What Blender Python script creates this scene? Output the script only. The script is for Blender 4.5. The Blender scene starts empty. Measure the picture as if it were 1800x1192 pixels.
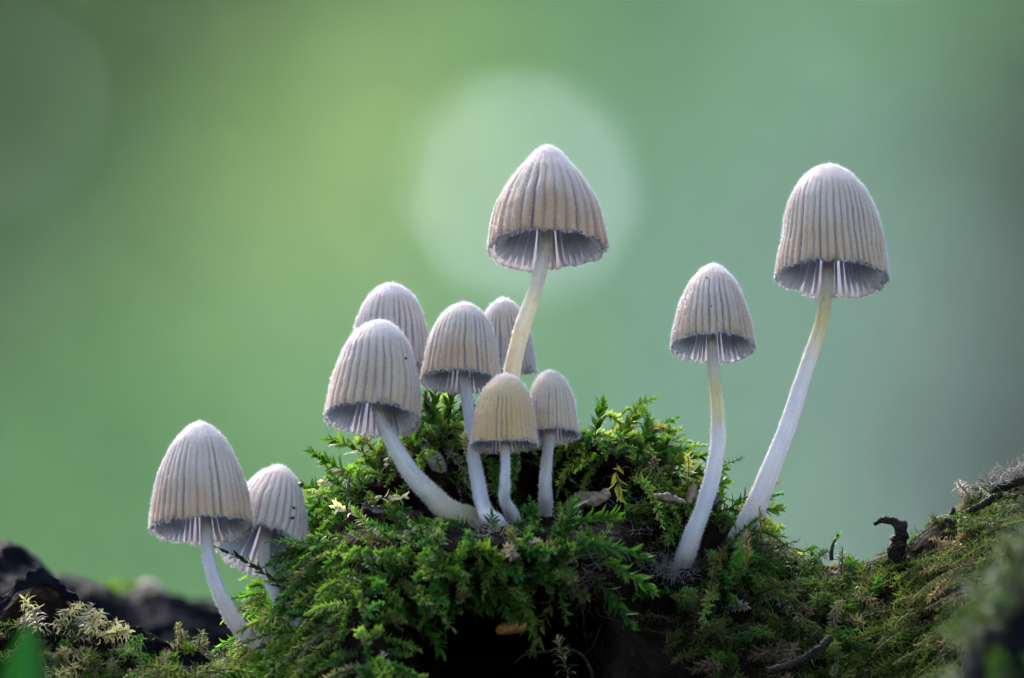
import bpy, math, random
import numpy as np
from mathutils import Matrix, Vector
# Macro scene: 1 Blender unit = 1 cm.
sc = bpy.context.scene
sc.unit_settings.system = 'METRIC'; sc.unit_settings.scale_length = 0.01
random.seed(7); rng = np.random.default_rng(11)
# ------------------------------------------------------------------ camera
DIST, PITCH, PXCM = 300.0, math.radians(6.0), 200.0
CAM = np.array([0.0, -DIST*math.cos(PITCH), -DIST*math.sin(PITCH)])
FW = np.array([0, math.cos(PITCH), math.sin(PITCH)]); UP = np.array([0, -math.sin(PITCH), math.cos(PITCH)]); RT = np.array([1.0, 0, 0])
cd = bpy.data.cameras.new('camera'); cam = bpy.data.objects.new('camera', cd); sc.collection.objects.link(cam); sc.camera = cam
cam.location = CAM; cam.rotation_euler = (math.pi/2 + PITCH, 0, 0)
cd.sensor_width = 360; cd.lens = 360*DIST/9.0
cd.clip_start = 1; cd.clip_end = 400000
cd.dof.use_dof = True; cd.dof.focus_distance = DIST - 0.1; cd.dof.aperture_fstop = (cd.lens*1e-3)/2.08
cd.dof.aperture_blades = 9; cd.dof.aperture_rotation = 0.2
# ------------------------------------------------------------------ sky, sun, exposure
SUN_EL, SUN_AZ = math.radians(42), math.radians(-24)     # azimuth measured from +Y (behind the mushrooms), negative = towards -X
w = bpy.data.worlds.new('World'); sc.world = w; w.use_nodes = True
nt = w.node_tree; bg = nt.nodes['Background']
sky = nt.nodes.new('ShaderNodeTexSky'); sky.sky_type = 'NISHITA'; sky.sun_disc = False
sky.sun_elevation = SUN_EL; sky.sun_rotation = SUN_AZ; sky.dust_density = 0.8; sky.air_density = 1.0; sky.ozone_density = 2.0
nt.links.new(sky.outputs[0], bg.inputs[0]); bg.inputs[1].default_value = 0.15
sd = bpy.data.lights.new('sun', 'SUN'); sd.energy = 3.4; sd.angle = math.radians(38); sd.color = (1.0, 0.95, 0.88)
sun = bpy.data.objects.new('sun', sd); sc.collection.objects.link(sun)
to_sun = Vector((math.sin(SUN_AZ)*math.cos(SUN_EL), math.cos(SUN_AZ)*math.cos(SUN_EL), math.sin(SUN_EL)))
sun.rotation_euler = to_sun.to_track_quat('Z', 'Y').to_euler(); sun.location = to_sun*200
vs = sc.view_settings; vs.view_transform = 'Standard'; vs.look = 'None'; vs.gamma = 1; vs.exposure = 1.95; vs.use_curve_mapping = False
cy = sc.cycles; cy.use_denoising = True; cy.max_bounces = 8; cy.diffuse_bounces = 3; cy.transmission_bounces = 4; cy.glossy_bounces = 2; cy.caustics_reflective = False; cy.caustics_refractive = False
cy.use_adaptive_sampling = False
# ------------------------------------------------------------------ helpers
def P(px, py, y):
    """Point on the vertical plane Y=y that the photograph shows at pixel (px, py)."""
    px, py, y = np.broadcast_arrays(np.asarray(px, float), np.asarray(py, float), np.asarray(y, float))
    d = FW*DIST + RT*((px-900)/PXCM)[..., None] + UP*((596-py)/PXCM)[..., None]
    s = (y-CAM[1])/d[..., 1]
    return CAM + d*s[..., None]
def proj(V):
    r = V-CAM; z = r@FW
    return 900 + r[..., 0]/z*DIST*PXCM, 596-(r@UP)/z*DIST*PXCM, z
def smooth(a, b, x):
    t = np.clip((x-a)/(b-a), 0, 1); return t*t*(3-2*t)
def unit(v): return v/np.maximum(np.linalg.norm(v, axis=-1, keepdims=True), 1e-9)
def hash3(i, j, k, seed):
    n = (i*374761393 + j*668265263 + k*2147483647 + seed*974711) & 0xFFFFFFFF
    n = ((n ^ (n >> 13))*1274126177) & 0xFFFFFFFF
    return ((n ^ (n >> 16)) & 0xFFFF)/65535.0
def vnoise(p, seed=0):
    i = np.floor(p).astype(np.int64); f = p-i; f = f*f*(3-2*f); out = 0
    for a in (0, 1):
        for b in (0, 1):
            for c in (0, 1):
                wt = (f[..., 0] if a else 1-f[..., 0])*(f[..., 1] if b else 1-f[..., 1])*(f[..., 2] if c else 1-f[..., 2])
                out = out + wt*hash3(i[..., 0]+a, i[..., 1]+b, i[..., 2]+c, seed)
    return out*2-1
def fbm(p, octv=4, seed=0, gain=0.5):
    o, a = 0, 1.0
    for k in range(octv): o = o + a*vnoise(p*2.03**k, seed+k*17); a *= gain
    return o
def mesh(name, V, F, mat=None, col=None, smooth_shade=True, tcol=None):
    """Mesh from numpy arrays; F is (n,3) or (n,4). col: per-vertex rgb attribute 'tint'."""
    V = np.asarray(V, np.float32).reshape(-1, 3); F = np.asarray(F, np.int32); k = F.shape[1]
    me = bpy.data.meshes.new(name)
    me.vertices.add(len(V)); me.vertices.foreach_set('co', V.ravel())
    me.loops.add(F.size); me.loops.foreach_set('vertex_index', F.ravel())
    me.polygons.add(len(F)); me.polygons.foreach_set('loop_start', np.arange(0, F.size, k, dtype=np.int32))
    me.polygons.foreach_set('use_smooth', np.full(len(F), smooth_shade))
    if col is not None:
        a = me.attributes.new('tint', 'FLOAT_COLOR', 'POINT')
        c = np.ones((len(V), 4), np.float32); c[:, :3] = col; a.data.foreach_set('color', c.ravel())
    me.update(calc_edges=True)
    if mat: me.materials.append(mat)
    return me
def obj(name, data, parent=None, **props):
    o = bpy.data.objects.new(name, data); sc.collection.objects.link(o)
    if parent is not None: o.parent = parent
    for k, v in props.items(): o[k] = v
    return o
def empty(name, loc, label, category, group=None):
    o = obj(name, None); o.location = loc; o.empty_display_size = 0.2; o['label'] = label; o['category'] = category
    if group: o['group'] = group
    return o
def grid_faces(nr, nc, wrap=False):
    i, j = np.meshgrid(np.arange(nr-1), np.arange(nc if wrap else nc-1), indexing='ij')
    j2 = (j+1) % nc
    return np.stack([i*nc+j, i*nc+j2, (i+1)*nc+j2, (i+1)*nc+j], -1).reshape(-1, 4)
def catmull(pts, n):
    pts = np.asarray(pts, float); q = np.vstack([2*pts[0]-pts[1], pts, 2*pts[-1]-pts[-2]])
    t = np.linspace(0, len(pts)-1-1e-6, n); i = t.astype(int); f = (t-i)[:, None]
    a, b, c, d = q[i], q[i+1], q[i+2], q[i+3]
    return 0.5*(2*b+(c-a)*f+(2*a-5*b+4*c-d)*f*f+(3*b-a-3*c+d)*f**3)
def frames(C):
    T = unit(np.gradient(C, axis=0)); ref = np.array([0.13, 1.0, 0.21])
    A = unit(np.cross(T, ref)); B = np.cross(T, A); return T, A, B
def tube(C, R, nseg=12, cap=True, lump=0.0, seed=0):
    C = np.asarray(C, float); R = np.broadcast_to(np.asarray(R, float), (len(C),)).copy()
    if cap:
        C = np.vstack([C[:1], C, C[-1:]]); R = np.concatenate([[R[0]*.02], R, [R[-1]*.02]])
        Cg = C.copy(); Cg[0] = C[1]-(C[2]-C[1])*.3; Cg[-1] = C[-2]+(C[-2]-C[-3])*.3; C = Cg
    T, A, B = frames(C); th = np.linspace(0, 2*np.pi, nseg, endpoint=False)
    D = A[:, None]*np.cos(th)[None, :, None]+B[:, None]*np.sin(th)[None, :, None]
    V = C[:, None]+D*R[:, None, None]
    if lump: V = V+D*(fbm(V/np.maximum(R.mean(), 1e-4)*.9, 3, seed)*lump*R[:, None])[..., None]
    return V, D
# ------------------------------------------------------------------ materials
def mat_new(name):
    m = bpy.data.materials.new(name); m.use_nodes = True; n = m.node_tree; n.nodes.clear()
    return m, n, n.nodes.new('ShaderNodeOutputMaterial')
def nd(n, t, **kw):
    x = n.nodes.new(t)
    for k, v in kw.items():
        if k.startswith('i_'):
            key = k[2:]; key = int(key) if key.isdigit() else key.replace('_', ' ')
            x.inputs[key].default_value = v
        else: setattr(x, k, v)
    return x
def leafmat(name, trans=0.4, rough=0.35, spec=0.5, tsat=(1.0, 1.15, 0.6), use_attr=True, color=(.05, .1, .02)):
    """Thin leaf: diffuse and gloss plus light shining through, tinted by each leaf's own colour."""
    m, n, out = mat_new(name); L = n.links
    if use_attr: src = nd(n, 'ShaderNodeAttribute', attribute_name='tint').outputs['Color']
    else: src = nd(n, 'ShaderNodeRGB').outputs[0]; src.default_value = (*color, 1)
    p = nd(n, 'ShaderNodeBsdfPrincipled', i_Roughness=rough); p.inputs['Specular IOR Level'].default_value = spec
    L.new(src, p.inputs['Base Color'])
    mu = nd(n, 'ShaderNodeMix', data_type='RGBA', blend_type='MULTIPLY'); mu.inputs[0].default_value = 1
    L.new(src, mu.inputs[6]); mu.inputs[7].default_value = (*tsat, 1)
    t = nd(n, 'ShaderNodeBsdfTranslucent'); L.new(mu.outputs[2], t.inputs[0])
    mx = nd(n, 'ShaderNodeMixShader', i_0=trans); L.new(p.outputs[0], mx.inputs[1]); L.new(t.outputs[0], mx.inputs[2]); L.new(mx.outputs[0], out.inputs[0])
    return m
def fleshmat(name, trans=0.3, sss=0.3, rough=0.55, bump=0.25, bscale=70, tcol=(.8, .8, .8), tfac=.6, noise_amt=0.12):
    m, n, out = mat_new(name); L = n.links
    at = nd(n, 'ShaderNodeAttribute', attribute_name='tint')
    tc = nd(n, 'ShaderNodeTexCoord')
    no = nd(n, 'ShaderNodeTexNoise', i_Scale=bscale, i_Detail=4.0); L.new(tc.outputs['Object'], no.inputs['Vector'])
    mr = nd(n, 'ShaderNodeMapRange', i_3=1-noise_amt, i_4=1+noise_amt); L.new(no.outputs[0], mr.inputs[0])
    mu = nd(n, 'ShaderNodeMix', data_type='RGBA', blend_type='MULTIPLY'); mu.inputs[0].default_value = 1
    L.new(at.outputs['Color'], mu.inputs[6]); L.new(mr.outputs[0], mu.inputs[7])
    bp = nd(n, 'ShaderNodeBump', i_Strength=bump, i_Distance=0.02); L.new(no.outputs[0], bp.inputs['Height'])
    p = nd(n, 'ShaderNodeBsdfPrincipled', i_Roughness=rough); L.new(mu.outputs[2], p.inputs['Base Color']); L.new(bp.outputs[0], p.inputs['Normal'])
    p.inputs['Subsurface Weight'].default_value = sss; p.inputs['Subsurface Radius'].default_value = (1.0, .7, .5); p.inputs['Subsurface Scale'].default_value = 0.06
    p.inputs['Specular IOR Level'].default_value = 0.15
    m2 = nd(n, 'ShaderNodeMix', data_type='RGBA'); m2.inputs[0].default_value = tfac
    L.new(mu.outputs[2], m2.inputs[6]); m2.inputs[7].default_value = (*tcol, 1)
    t = nd(n, 'ShaderNodeBsdfTranslucent'); L.new(m2.outputs[2], t.inputs[0])
    mx = nd(n, 'ShaderNodeMixShader', i_0=trans); L.new(p.outputs[0], mx.inputs[1]); L.new(t.outputs[0], mx.inputs[2]); L.new(mx.outputs[0], out.inputs[0])
    return m
def earthmat(name, c1, c2, scale=6, rough=0.6, bump=0.6, c3=None, spec=0.5):
    m, n, out = mat_new(name); L = n.links
    tc = nd(n, 'ShaderNodeTexCoord')
    no = nd(n, 'ShaderNodeTexNoise', i_Scale=scale, i_Detail=8.0, i_Roughness=.65); L.new(tc.outputs['Object'], no.inputs['Vector'])
    vo = nd(n, 'ShaderNodeTexVoronoi', i_Scale=scale*3.3); L.new(tc.outputs['Object'], vo.inputs['Vector'])
    r = nd(n, 'ShaderNodeValToRGB'); e = r.color_ramp.elements
    e[0].position = .36; e[0].color = (*c1, 1); e[1].position = .62; e[1].color = (*c2, 1)
    if c3: x = e.new(.72); x.color = (*c3, 1)
    L.new(no.outputs[0], r.inputs[0])
    ad = nd(n, 'ShaderNodeMath', operation='MULTIPLY_ADD'); L.new(no.outputs[0], ad.inputs[0]); ad.inputs[1].default_value = 1.4; L.new(vo.outputs['Distance'], ad.inputs[2])
    bp = nd(n, 'ShaderNodeBump', i_Strength=bump, i_Distance=0.08); L.new(ad.outputs[0], bp.inputs['Height'])
    p = nd(n, 'ShaderNodeBsdfPrincipled', i_Roughness=rough); L.new(r.outputs[0], p.inputs['Base Color']); L.new(bp.outputs[0], p.inputs['Normal'])
    p.inputs['Specular IOR Level'].default_value = spec
    L.new(p.outputs[0], out.inputs[0]); return m
M_CAP = fleshmat('cap_flesh', trans=.52, sss=.25, rough=.6, tcol=(.68, .74, .88), tfac=.8)
M_GILL = fleshmat('gill_flesh', trans=.28, sss=0.0, rough=.6, bump=.15, tcol=(.70, .77, .92), tfac=.8)
M_STEM = fleshmat('stem_flesh', trans=.35, sss=.6, rough=.45, bump=.35, bscale=42, noise_amt=.2)
M_HAIR = leafmat('veil_hair', trans=.55, rough=.3, spec=.6, tsat=(1, 1, 1.03))
M_LEAFY = leafmat('leafy_moss', trans=.5, rough=.45, spec=.14, tsat=(1.1, 1.25, .5))
M_CURL = leafmat('curled_moss', trans=.35, rough=.5, spec=.1, tsat=(1.1, 1.2, .6))
M_WOODS = leafmat('woodland_leaf', trans=.5, rough=.8, spec=.02, tsat=(1.1, 1.2, .7))
M_GRASS = leafmat('grass_blade', trans=.6, rough=.4, spec=.4, tsat=(1.0, 1.3, .4))
M_SOIL = earthmat('rotten_wood', (.0025, .0016, .001), (.013, .007, .004), 3.0, .85, .8, (.032, .017, .009), .03)
M_BARK = earthmat('dark_bark', (.003, .0028, .0036), (.009, .008, .0105), 2.2, .7, 1.0, (.016, .011, .010), .02)
M_TWIG = earthmat('twig_bark', (.012, .009, .007), (.05, .035, .026), 14, .7, .8, None, .1)
M_GROUND = earthmat('forest_floor', (.02, .015, .01), (.06, .045, .03), .35, .8, .5)
M_AMBER = earthmat('amber_husk', (.25, .10, .02), (.45, .24, .07), 9, .35, .3)
M_TAN = earthmat('tan_wood', (.10, .065, .04), (.26, .17, .10), 7, .6, .4)
M_BUG = earthmat('bug_shell', (.012, .005, .004), (.05, .018, .012), 8, .25, .2)
M_BLACK = earthmat('black_speck', (.008, .008, .008), (.02, .02, .02), 30, .4, .2)
M_TRUNK = earthmat('tree_bark', (.05, .04, .035), (.12, .10, .085), .03, .8, .6)
M_MYC = leafmat('mycelium', trans=.4, rough=.6, spec=.2, tsat=(1, 1, 1))
# ------------------------------------------------------------------ ground sheet
GZ = -36.0
gx = np.concatenate([-np.geomspace(60000, 8, 40), np.linspace(-7, 7, 15), np.geomspace(8, 60000, 40)])
GX, GY = np.meshgrid(gx, gx, indexing='ij'); GP = np.stack([GX, GY, np.zeros_like(GX)], -1)
rr = np.hypot(GX, GY+50)
GP[..., 2] = GZ + fbm(GP*[.02, .02, 1], 4, 5)*np.clip(rr-60, 0, 400)*.008 - 4.0*smooth(30, 70, -GY)*smooth(160, 20, np.abs(GX))
obj('ground', mesh('ground', GP, grid_faces(len(gx), len(gx)), M_GROUND), kind='structure', label='dark forest floor under the log')
# ------------------------------------------------------------------ the mossy log
TOPX = [-2600, -1200, -500, -120, 0, 35, 70, 110, 150, 200, 300, 400, 465, 490, 525, 570, 612, 660, 720, 770, 830, 900, 980, 1050, 1100, 1150, 1200, 1240, 1290, 1330, 1400, 1450, 1520, 1560, 1600, 1660, 1720, 1760, 1800, 1900, 2200, 3000, 4300]
TOPY = [1500, 1250, 1120, 1060, 1050, 1025, 1018, 1030, 1065, 1110, 1148, 1165, 1160, 1110, 1020, 930, 868, 815, 765, 735, 745, 760, 768, 765, 785, 812, 850, 890, 915, 965, 985, 1000, 1005, 985, 960, 918, 888, 856, 828, 806, 860, 1150, 1500]
def top_of(px): return np.interp(px, TOPX, TOPY)
def front_depth(px, py):
    q = py-top_of(px)
    y = .75 - .0042*np.clip(q, 0, 900) - .25*smooth(0, 30, q)
    y = y - .5*np.exp(-((px-600)/130)**2)*smooth(20, 250, q)                      # the mossy shoulder on the left of the hump
    y = y - 1.0*smooth(915, 950, py)*smooth(520, 640, px)*smooth(1150, 1080, px)  # ledge in front of the mushroom feet
    y = y + 1.0*np.exp(-((px-985)/95)**2-((py-855)/62)**2)
    y = y + .75*np.exp(-((px-840)/80)**2-((py-880)/60)**2) + .5*np.exp(-((px-690)/55)**2-((py-905)/28)**2)
    y = y - .65*np.exp(-((px-868)/85)**2)*smooth(888, 925, py)*smooth(1010, 940, py)
    y = y + .6*np.exp(-((px-1140)/55)**2-((py-930)/70)**2)
    y = y + 3.4*np.exp(-((px-880)/165)**4-((py-1150)/85)**4)                      # the black hollow below the ledge
    y = y + .9*np.exp(-((px-1110)/70)**2-((py-1060)/60)**2)
    y = y - 1.6*smooth(1560, 1800, px)*smooth(10, 200, q)
    return y
pxs = np.concatenate([np.linspace(-2600, -60, 60)[:-1], np.arange(-60, 1861, 6.0), np.linspace(1860, 4300, 60)[1:]])
qs = np.concatenate([np.arange(0, 420, 6.0), np.geomspace(425, 7600, 34)])
bk = np.concatenate([np.linspace(0.06, 1.2, 14), np.geomspace(1.4, 19, 18)])
PX, Q = np.meshgrid(pxs, qs, indexing='ij'); PY = top_of(PX)+Q
def rough_up(V, amt, sc_=1.6, seed=3):
    return V + np.stack([fbm(V*sc_, 4, seed), fbm(V*sc_, 4, seed+40)*1.3, fbm(V*sc_, 4, seed+80)], -1)*amt
FRONT = P(PX, PY, front_depth(PX, PY))
ridge = FRONT[:, :1]
BACK = np.repeat(ridge, len(bk), 1); BACK[..., 1] += bk; BACK[..., 2] -= .10*bk**2 + .12*bk
ALL = np.concatenate([BACK[:, ::-1], FRONT], 1); ALL[..., 2] = np.maximum(ALL[..., 2], GZ-1)
ALL = rough_up(ALL, .055, 2.2); ALL = ALL + fbm(ALL*9, 3, 9)[..., None]*np.array([0, .035, .02])
FRONT = ALL[:, len(bk):]
du = np.gradient(FRONT, axis=0); dv = np.gradient(FRONT, axis=1); FN = unit(np.cross(du, -dv)); FN[FN[..., 1] > 0.6] *= -1
log = empty('rotten_log', (0, 0, GZ), 'dark rotting log carpeted in moss that all the mushrooms grow from', 'log')
lo = obj('wood', mesh('log_wood', ALL-[0, 0, GZ], grid_faces(ALL.shape[0], ALL.shape[1]), M_SOIL), log)
def on_log(px, py):
    """Point and normal of the log's front under a pixel."""
    q = py-top_of(px); i = np.interp(px, pxs, np.arange(len(pxs))); j = np.interp(q, qs, np.arange(len(qs)))
    i0 = np.clip(i.astype(int), 0, len(pxs)-2); j0 = np.clip(j.astype(int), 0, len(qs)-2); a = (i-i0)[..., None]; b = (j-j0)[..., None]
    g = lambda A: A[i0, j0]*(1-a)*(1-b)+A[i0+1, j0]*a*(1-b)+A[i0, j0+1]*(1-a)*b+A[i0+1, j0+1]*a*b
    return g(FRONT), unit(g(FN))
def at_log(px, py): p, n = on_log(np.array([float(px)]), np.array([float(py)])); return p[0], n[0]
# sharp bark crust on the log's left shoulder
def lump_strip(name, prof, y0, depth, mat, parent, amt, sc_, seed, fall=1.0, bot=8600, step=5, slope_=.002):
    xs = np.arange(prof[0][0], prof[-1][0]+1, step); ty = np.interp(xs, [p[0] for p in prof], [p[1] for p in prof])
    qv = np.concatenate([np.arange(0, 200, step), np.geomspace(205, bot-1000, 22)]); X, Qv = np.meshgrid(xs, qv, indexing='ij')
    Y = y0 - depth*(1-np.exp(-Qv/60.0)) - Qv*slope_
    Fp = P(X, ty[:, None]+Qv, Y)
    b = np.concatenate([np.linspace(.1, 3*fall, 12), np.linspace(3.4*fall, 11, 8)]); B = np.repeat(Fp[:, :1], len(b), 1); B[..., 1] += b; B[..., 2] -= .5*b+.3*b**2
    A = np.concatenate([B[:, ::-1], Fp], 1); A[..., 2] = np.maximum(A[..., 2], GZ-.8)
    A = rough_up(A, amt, sc_, seed); A = rough_up(A, amt*(.28 if amt < .1 else .3), sc_*4.5, seed+7)
    base = np.array([A[..., 0].mean(), A[..., 1].mean(), GZ])
    if parent is None: return mesh(name, A-base, grid_faces(A.shape[0], A.shape[1]), mat), base
    return obj(name, mesh(name, A-[0, 0, GZ], grid_faces(A.shape[0], A.shape[1]), mat), parent)
lump_strip('bark_crust', [(-160, 1120), (-60, 1060), (0, 1045), (30, 1012), (75, 1004), (105, 1022), (140, 1045), (165, 1078), (215, 1100), (280, 1130), (340, 1150), (430, 1165), (500, 1180)], .5, .15, M_BARK, log, .06, 3.2, 21, step=4, slope_=.0006)
me_, b_ = lump_strip('far_log', [(-900, 1120), (-300, 985), (-60, 972), (20, 975), (60, 985), (95, 1012), (112, 1045), (150, 1110), (220, 1200)], 9, 1.2, M_BARK, None, .14, 1.5, 33, 1.5)
o_ = obj('dark_log', me_, label='lumpy near-black bark log rising behind the straw-tipped moss', category='log'); o_.location = b_
me_, b_ = lump_strip('mid_log', [(20, 1110), (80, 1048), (120, 1030), (170, 1026), (205, 1040), (228, 1066), (250, 1074), (290, 1066), (330, 1080), (370, 1086), (400, 1092), (440, 1075), (490, 1078), (560, 1106), (700, 1160)], 17, 1.2, M_BARK, None, .16, 1.3, 55, 2)
o_ = obj('bark_ridge', me_, label='low soft-focus black bark ridge behind the bent grey stem', category='bark'); o_.location = b_
# ------------------------------------------------------------------ mushrooms
PROF_BELL = ([0, .03, .10, .17, .27, .38, .48, .60, .69, .80, .90, 1], [0, .13, .27, .365, .52, .655, .76, .855, .91, .958, .987, 1.0])
PROF_EGG = ([0, .03, .08, .19, .28, .37, .48, .59, .70, .80, .90, 1], [0, .22, .38, .585, .69, .765, .84, .89, .93, .96, .985, 1.0])
PROF_MID = ([0, .03, .08, .19, .28, .37, .48, .59, .70, .80, .90, 1], [0, .17, .29, .50, .61, .70, .79, .86, .915, .955, .985, 1.0])
LILAC = np.array([.62, .57, .60])
def mushroom(spec):
    k = spec; e = math.radians(k['elev']); roll = math.radians(k.get('roll', 0)); y = k['y']
    cx, cy_ = k['rim']; c = P(cx, cy_, y); pc = np.linalg.norm(c-CAM)/DIST/PXCM      # cm per pixel at that depth
    d = unit(c-CAM); u = unit(UP-d*(UP@d)); r = np.cross(d, u)
    ax = math.sin(e)*d + math.cos(e)*(u*math.cos(roll)+r*math.sin(roll)); ax = unit(ax)
    R = k['w']/2*pc; H = (cy_-k['apex'])/math.cos(e)*pc/max(math.cos(roll), .9)
    H -= .0
    xa = unit(np.cross(UP, ax)+np.array([1e-6, 0, 0])); xa = unit(r-ax*(r@ax)); ya = np.cross(ax, xa)
    rot = np.stack([xa, ya, ax], 1)
    n = k.get('n', 38); dep = k.get('groove', .045); seed = k['seed']; lr = np.random.default_rng(seed)
    prof = {0: PROF_EGG, 1: PROF_BELL, 2: PROF_MID}[k.get('bell', 0)]
    na = n*6; th = np.linspace(0, 2*np.pi, na, endpoint=False)
    amp = np.repeat(lr.choice([.35, .7, .9, 1.1, 1.5], n), 6); amp = (amp+np.roll(amp, 1)+np.roll(amp, -1))/3
    # uneven furrow spacing
    warp = np.concatenate([[0], np.cumsum(np.repeat(lr.uniform(.8, 1.2, n), 6))]); thw = th + .6*((warp/warp[-1])[:-1]*2*np.pi - th)
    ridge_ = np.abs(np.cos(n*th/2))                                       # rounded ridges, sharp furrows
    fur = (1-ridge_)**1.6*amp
    t = np.concatenate([np.linspace(0, .12, 7)[:-1], np.linspace(.12, 1, 34)])
    rad = np.interp(t, *prof)*R
    # smooth the profile
    rad = np.convolve(np.concatenate([[-rad[1]], rad, [rad[-1]]]), [.25, .5, .25], 'valid'); rad[0] = 1e-4*R
    fade = smooth(k.get('g0', .12), .42, t)
    lowf = 1+.018*np.cos(2*th+seed)+.012*np.cos(3*th+seed*1.7)
    ro = rad[:, None]*lowf[None]*(1-dep*fade[:, None]*fur[None]*(1+.3*t[:, None]))
    zrim = np.repeat(lr.uniform(-.034, .034, n), 6)+.012*np.cos(n*th)      # scalloped hem
    z = (1-t)[:, None]*H + smooth(.8, 1, t)[:, None]*(zrim[None]*R + .02*R*np.cos(th*2+seed*.7)[None])
    Vo = np.stack([ro*np.cos(thw), ro*np.sin(thw), z], -1)
    bx_, by_ = lr.uniform(-.07, .07, 2)*R
    Vo = Vo + fbm(Vo/R*5, 3, seed)[..., None]*np.array([1, 1, .4])*R*.008 + ((z/H)**2)[..., None]*np.array([bx_, by_, 0]) + (fbm(Vo/R*1.3, 2, seed+3)*smooth(.1, .5, t)[:, None])[..., None]*np.array([1, 1, .2])*R*.03
    ti = np.linspace(1, .06, 14); thick = .055*R
    ri = np.maximum(np.interp(ti, *prof)*R-thick*np.minimum(1, (1-ti)*20+.25), .01*R)
    sel = fade[-1]*fur[None]*np.interp(ti, [0, .4, 1], [.2, .8, 1])[:, None]
    rin = ri[:, None]*lowf[None]*(1-dep*1.1*sel)
    zi = np.maximum((1-ti)*H-thick*.8*(1-ti), 0)[:, None] + (smooth(.8, 1, ti)[:, None])*(z[-1]-0)[None]
    Vi = np.stack([rin*np.cos(thw), rin*np.sin(thw), zi], -1)
    V = np.concatenate([Vo, Vi], 0)
    # colours: pale disc, beige skirt warming to tan at the hem
    tt = np.concatenate([t, ti])[:, None]+0*th[None]
    tan = np.array(k.get('tan', (.68, .39, .16))); mid = np.array(k.get('mid', (.80, .59, .42))); pale = np.array(k.get('pale', (.82, .65, .54)))
    blot = fbm(V/R*2.2, 3, seed+5)
    wt = smooth(.25, .95, tt+blot*.16)[..., None]; wp = smooth(.32, .02, tt+blot*.08)[..., None]
    C = mid*(1-wt)+tan*wt; C = C*(1-wp)+pale*wp
    C = C*(1-.38*np.concatenate([fur*1.0*fade[:, None], 0*sel])[..., None])  # furrow pigment, deepened with groove shading painted into the colour
    hem = (smooth(.93, .995, tt)*smooth(-.1, .55, fbm(V/R*4, 2, seed+9)+k.get('stain', 0)))[..., None]
    C = C*(1-hem*.75)+np.array([.24, .12, .045])*hem*.75
    C[len(t):] = np.array(k.get('inner', (.38, .32, .33))); C[len(t):len(t)+3] = np.array([.66, .55, .46])*(1-.5*hem[len(t):len(t)+3])  # wall darkened so valleys between gills look shaded; hem rows stay pale
    F = grid_faces(V.shape[0], na, True)
    sp_ = k['stem']; bs, _ = at_log(sp_[-1][0], sp_[-1][1]); dyb = bs[1]-.04-sp_[-1][2]; m_s = len(sp_)
    k['stem'] = [(a, b, yy+dyb*max(0, (q_/(m_s-1)-.45)/.55)**1.5, ww) for q_, (a, b, yy, ww) in enumerate(sp_)]
    base_px = k['stem'][-1]; base = P(base_px[0], base_px[1], base_px[2])
    root = empty('mushroom', base, k['label'], 'mushroom', 'mushrooms growing on the mossy log')
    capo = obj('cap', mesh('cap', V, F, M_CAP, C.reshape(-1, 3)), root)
    mw = Matrix.Identity(4)
    for a in range(3):
        for b in range(3): mw[a][b] = rot[a, b]
        mw[a][3] = c[a]-base[a]
    capo.matrix_local = mw
    W = V@rot.T + c
    # gills: V-folded blades hanging from the inside of the cap, one mesh turned round the axis
    sr = k['stem'][0][3]/2*pc
    s = np.linspace(1.0, .12, 12); ro_ = np.interp(s, *prof)*R*(1-dep*1.5)-thick*.8*np.minimum(1, (1-s)*20+.4); zo = (1-s)*H*.96
    wid = np.interp(s, [.12, .4, .75, .94, 1], [.10, .24, .22, .14, .05])*R
    re = np.maximum(ro_-wid, sr*1.15); ze = np.maximum(zo-.10*R*np.interp(s, [0, .6, 1], [1.5, .8, .0]), .006*R)
    ng = k.get('ng', int(36+.25*n)); hw = np.interp(s, [0, 1], [.45, .9])*ro_*np.pi/ng*.5
    gm = []
    for var in range(3):
        wob = .25*np.sin(s*5+var*2.1)*hw
        G = np.stack([np.stack([ro_, -hw, zo], -1), np.stack([re, wob, ze], -1), np.stack([ro_, hw, zo], -1)], 1)
        gc = np.array(k.get('gill', (.76, .81, .94)))*(1-.15*(1-s))[:, None, None]*np.ones((1, 3, 1)); gc[:, 0] *= .68; gc[:, 2] *= .68; gc[:, 1] *= 1.1  # roots darkened and edges lightened, pleat shading painted into the blades
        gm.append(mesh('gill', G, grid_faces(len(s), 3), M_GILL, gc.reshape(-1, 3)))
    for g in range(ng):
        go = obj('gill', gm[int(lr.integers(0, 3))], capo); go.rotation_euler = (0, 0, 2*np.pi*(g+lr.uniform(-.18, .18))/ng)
    # stem
    sp = k['stem']; ctl = [P(a, b, yy) for a, b, yy, ww in sp]; ctl[-1] = base; wpx = [ww for *_, ww in sp]
    top_in = c+ax*H*.7
    pts = np.array([top_in]+ctl); ws = np.array([wpx[0]*.9]+wpx)*pc/2*.93
    tail = pts[-1]+ (pts[-1]-pts[-2])/np.linalg.norm(pts[-1]-pts[-2])*.1 + np.array([0, .34, -.1])
    pts = np.vstack([pts, tail]); ws = np.append(ws, ws[-1]*1.15)
    Cc = catmull(pts, 64); Rr = catmull(np.stack([ws]*3, 1), 64)[:, 0]
    Cc = Cc+np.stack([fbm(np.stack([np.linspace(0, 7, 64)+seed, np.full(64, q_*3.1), np.zeros(64)], -1), 2, seed) for q_ in range(3)], -1)*.012*smooth(0, .25, np.linspace(0, 1, 64))[:, None]; Rr = Rr*(1+.05*fbm(np.stack([np.linspace(0, 9, 64), np.full(64, seed*1.3), np.zeros(64)], -1), 2, seed))
    Vs, Ds = tube(Cc, Rr, 18, True, .05, seed)
    tp = np.linspace(0, 1, Vs.shape[0])[:, None, None]
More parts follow.
